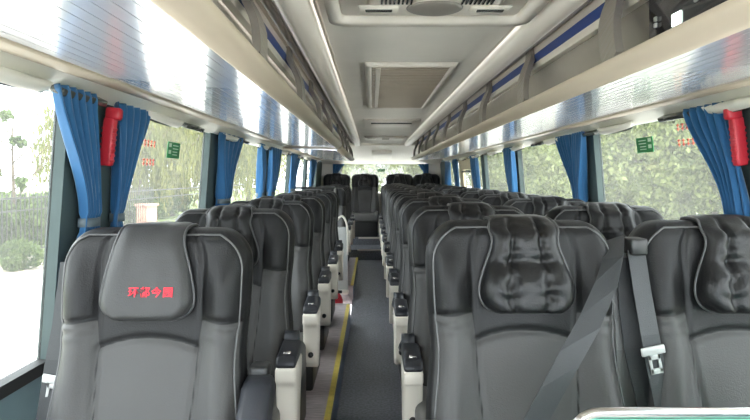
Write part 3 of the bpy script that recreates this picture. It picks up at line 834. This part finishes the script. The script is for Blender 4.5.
fr = [(-.425, 0, 0), (-.425, 0, zt-.12)]+pts+[(.55, 0, zt)]
MB().tube(fr, .0085, 12).build('frame', M['chrome'], t)
MB().box(-.41, .55, -.004, .004, .10, zt-.011, .002).build('panel', M['teal'], t)

# ------------------------------------------------------------------ outside
G = E-2.55
struct(MB().box(-60, 60, -30, 110, G-.3, G).build('ground', M['pavement']))
struct(MB().box(-14.5, -8.4, -10, 90, G, G+.10).build('ground_path', M['path']))
struct(MB().box(-8.4, -8.2, -10, 90, G, G+.13).build('trim_kerb', M['kerb']))
struct(MB().box(-60, -10.6, -10, 110, G, G+.12).build('ground_verge', M['soil']))
struct(MB().box(9.2, 60, -10, 110, G, G+.12).build('ground_verge_right', M['soil']))
t = thing('iron_fence', 'dark iron railing fence running along the verge', 'fence', (-10.4, 0, G+.12))
MB().box(-.02, .02, 4, 48, 1.78, 1.83).build('rail', M['iron'], t); MB().box(-.02, .02, 4, 48, 1.42, 1.46).build('rail', M['iron'], t); MB().box(-.02, .02, 4, 48, .18, .22).build('rail', M['iron'], t)
pk = MB().tube([(0, 0, 0), (0, 0, 1.92), (0, 0, 2.0)], [.018, .018, .002], 6).build('picket', M['iron'], t); pk.location = (0, 8, 0)
for k in range(1, 92):
    o = pk.copy(); C.objects.link(o); o.parent = t; o.location = (0, 8+.22*k, 0)
t = thing('brick_post', 'pinkish brick gate post among the greenery beyond the fence', 'gate post', (-10.5, 27.5, G))
MB().box(-.35, .35, -.35, .35, 0, 1.2, .02).build('shaft', M['brick'], t); MB().box(-.42, .42, -.42, .42, 1.2, 1.3, .02).build('cap', M['brick'], t)

def foliage_mb(n, shape, leaf, seed, droop=0.0):
    rnd = random.Random(seed); mb = MB(); vs = []; fs = []
    clumps = [shape(rnd) for _ in range(max(10, n//60))]
    for _ in range(n):
        c, r = rnd.choice(clumps)
        d = Vector((rnd.gauss(0, 1), rnd.gauss(0, 1), rnd.gauss(0, 1))).normalized()*r*(rnd.random()**.4)
        if droop: d.z *= 2.2; d.x *= .6; d.y *= .6
        p = c+d
        q = Vector((rnd.gauss(0, 1), rnd.gauss(0, 1), rnd.gauss(0, .7))).normalized(); s = q.orthogonal().normalized(); a = rnd.random()*6.28
        s = (Matrix.Rotation(a, 3, q) @ s); u = q.cross(s); L = leaf*(.6+.8*rnd.random()); W = L*.55
        if droop: s = Vector((0, 0, -1)); u = Vector((rnd.gauss(0, 1), rnd.gauss(0, 1), 0)).normalized(); W = L*.25
        o = len(vs); vs += [p-s*L, p+u*W*.9, p+s*L, p-u*W*.9]; fs.append([o, o+1, o+2, o+3])
    mb.add(vs, fs, 0, False); return mb
def crown(R, H, zc):
    def f(rnd):
        while True:
            p = Vector((rnd.uniform(-1, 1), rnd.uniform(-1, 1), rnd.uniform(-1, 1)))
            if .25 < p.length < 1: break
        return Vector((p.x*R, p.y*R, zc+p.z*H)), rnd.uniform(.25, .55)*R*.55
    return f
def trunk_mb(h, r, seed):
    rnd = random.Random(seed); mb = MB()
    mb.tube([(0, 0, 0), (.05, .03, h*.35), (-.04, .08, h*.7), (.03, 0, h)], [r*1.25, r, r*.75, r*.4], 9)
    for k in range(6):
        a = rnd.random()*6.28; z = h*(.35+.1*k); L = 1.0+rnd.random()
        mb.tube([(0, 0, z), (math.cos(a)*L*.5, math.sin(a)*L*.5, z+L*.45), (math.cos(a)*L, math.sin(a)*L, z+L*1.1)], [r*.45, r*.3, r*.1], 6)
    return mb
def make_tree(name, label, loc, fol, leafm, tr, group):
    t = thing(name, label, 'tree', loc, 0, group)
    fol.build('foliage', leafm, t, False); tr.build('trunk', M['bark'], t); return t
t1 = make_tree('leafy_tree', 'broad leafy tree in the dense green row outside the double-seat windows', (11.6, 8, G), foliage_mb(24000, crown(2.9, 3.5, 3.7), .095, 1), M['leaf'], trunk_mb(4.5, .16, 1), 'trees outside the double-seat windows')
rnd = random.Random(5)
for k in range(1, 15):
    o = dup(t1, (11.4+rnd.uniform(-.6, 2.2), 8+3.3*k+rnd.uniform(-.6, .6), G), t1['label']); o.rotation_euler.z = rnd.random()*6.28; q = rnd.uniform(.85, 1.2); o.scale = (q, q, q)
w1 = make_tree('willow_tree', 'pale yellow-green drooping tree beyond the iron fence', (-13.2, 33, G), foliage_mb(9000, crown(3.2, 3.6, 4.2), .17, 3, 1.0), M['leaf_willow'], trunk_mb(5, .2, 3), 'trees beyond the iron fence')
for x, y, q in ((-13.8, 28.5, .8), (-12.6, 37, 1.0), (-14, 43, 1.2), (-13, 51, 1.25), (-12.5, 60, 1.3), (-14.5, 70, 1.4)):
    o = dup(w1, (x, y, G), w1['label']); o.rotation_euler.z = rnd.random()*6.28; o.scale = (q, q, q)
sp = make_tree('young_tree', 'slender sparse young tree standing behind the fence near the front', (-12.2, 20.0, G), foliage_mb(420, crown(.7, 2.4, 3.0), .12, 8), M['leaf_shrub'], trunk_mb(4.6, .06, 8), None)
s1 = thing('shrub', 'bushy green shrub growing behind the iron fence', 'shrub', (-12.6, 13, G), 0, 'shrubs along the iron fence')
foliage_mb(3500, crown(1.3, .8, .75), .10, 11).build('foliage', M['leaf_shrub'], s1, False)
for k in range(1, 14):
    o = dup(s1, (-12.7+rnd.uniform(-.5, .4), 12+1.9*k, G), s1['label']); o.rotation_euler.z = rnd.random()*6.28; q = rnd.uniform(.8, 1.25); o.scale = (q, q, q)
s2 = dup(s1, (-9.3, 15.6, G+.05), 'small low shrub at the edge of the paved path in front of the fence'); s2.scale = (.42, .42, .5); del s2['group']
t2 = dup(t1, (-1.5, 42, G), 'tall leafy tree seen through the rear window behind the last seats'); del t2['group']; t2.scale = (1.2,)*3
t3 = dup(t1, (4.5, 46, G), 'leafy tree behind the right half of the rear window'); del t3['group']; t3.scale = (1.2,)*3

# ------------------------------------------------------------------ light, sky, camera
w = bpy.data.worlds.new('sky'); sc.world = w; w.use_nodes = True; nt = w.node_tree
bg = nt.nodes['Background']
sky = nt.nodes.new('ShaderNodeTexSky'); sky.sky_type = 'HOSEK_WILKIE'; sky.turbidity = 6; sky.ground_albedo = .6; sky.sun_direction = (.35, -.45, .82)
mx = nt.nodes.new('ShaderNodeMix'); mx.data_type = 'RGBA'; mx.inputs[0].default_value = .82; mx.inputs[7].default_value = (.93, .98, 1.06, 1)
nt.links.new(sky.outputs[0], mx.inputs[6]); nt.links.new(mx.outputs[2], bg.inputs[0]); bg.inputs[1].default_value = 4.5
sun = bpy.data.lights.new('sun', 'SUN'); sun.energy = 2.5; sun.angle = math.radians(25); sun.color = (1, .98, .95)
so = bpy.data.objects.new('sun', sun); C.objects.link(so); so.rotation_euler = Vector((.35, -.45, .95)).to_track_quat('Z', 'Y').to_euler()

cam = bpy.data.cameras.new('camera'); co = bpy.data.objects.new('camera', cam); C.objects.link(co)
co.location = (0, 0, E); co.rotation_euler = (math.pi/2, 0, 0)
cam.sensor_width = 36; cam.lens = 36*F/750; cam.shift_x = 3/750; cam.shift_y = -33/750; cam.clip_start = .02; cam.clip_end = 300
sc.camera = co
sc.view_settings.view_transform = 'Standard'; sc.view_settings.look = 'None'; sc.view_settings.gamma = 1; sc.view_settings.exposure = 2.1
sc.view_settings.use_curve_mapping = False
sc.cycles.max_bounces = 12; sc.cycles.diffuse_bounces = 6; sc.cycles.transparent_max_bounces = 16; sc.cycles.use_denoising = True
sc.cycles.sample_clamp_indirect = 8
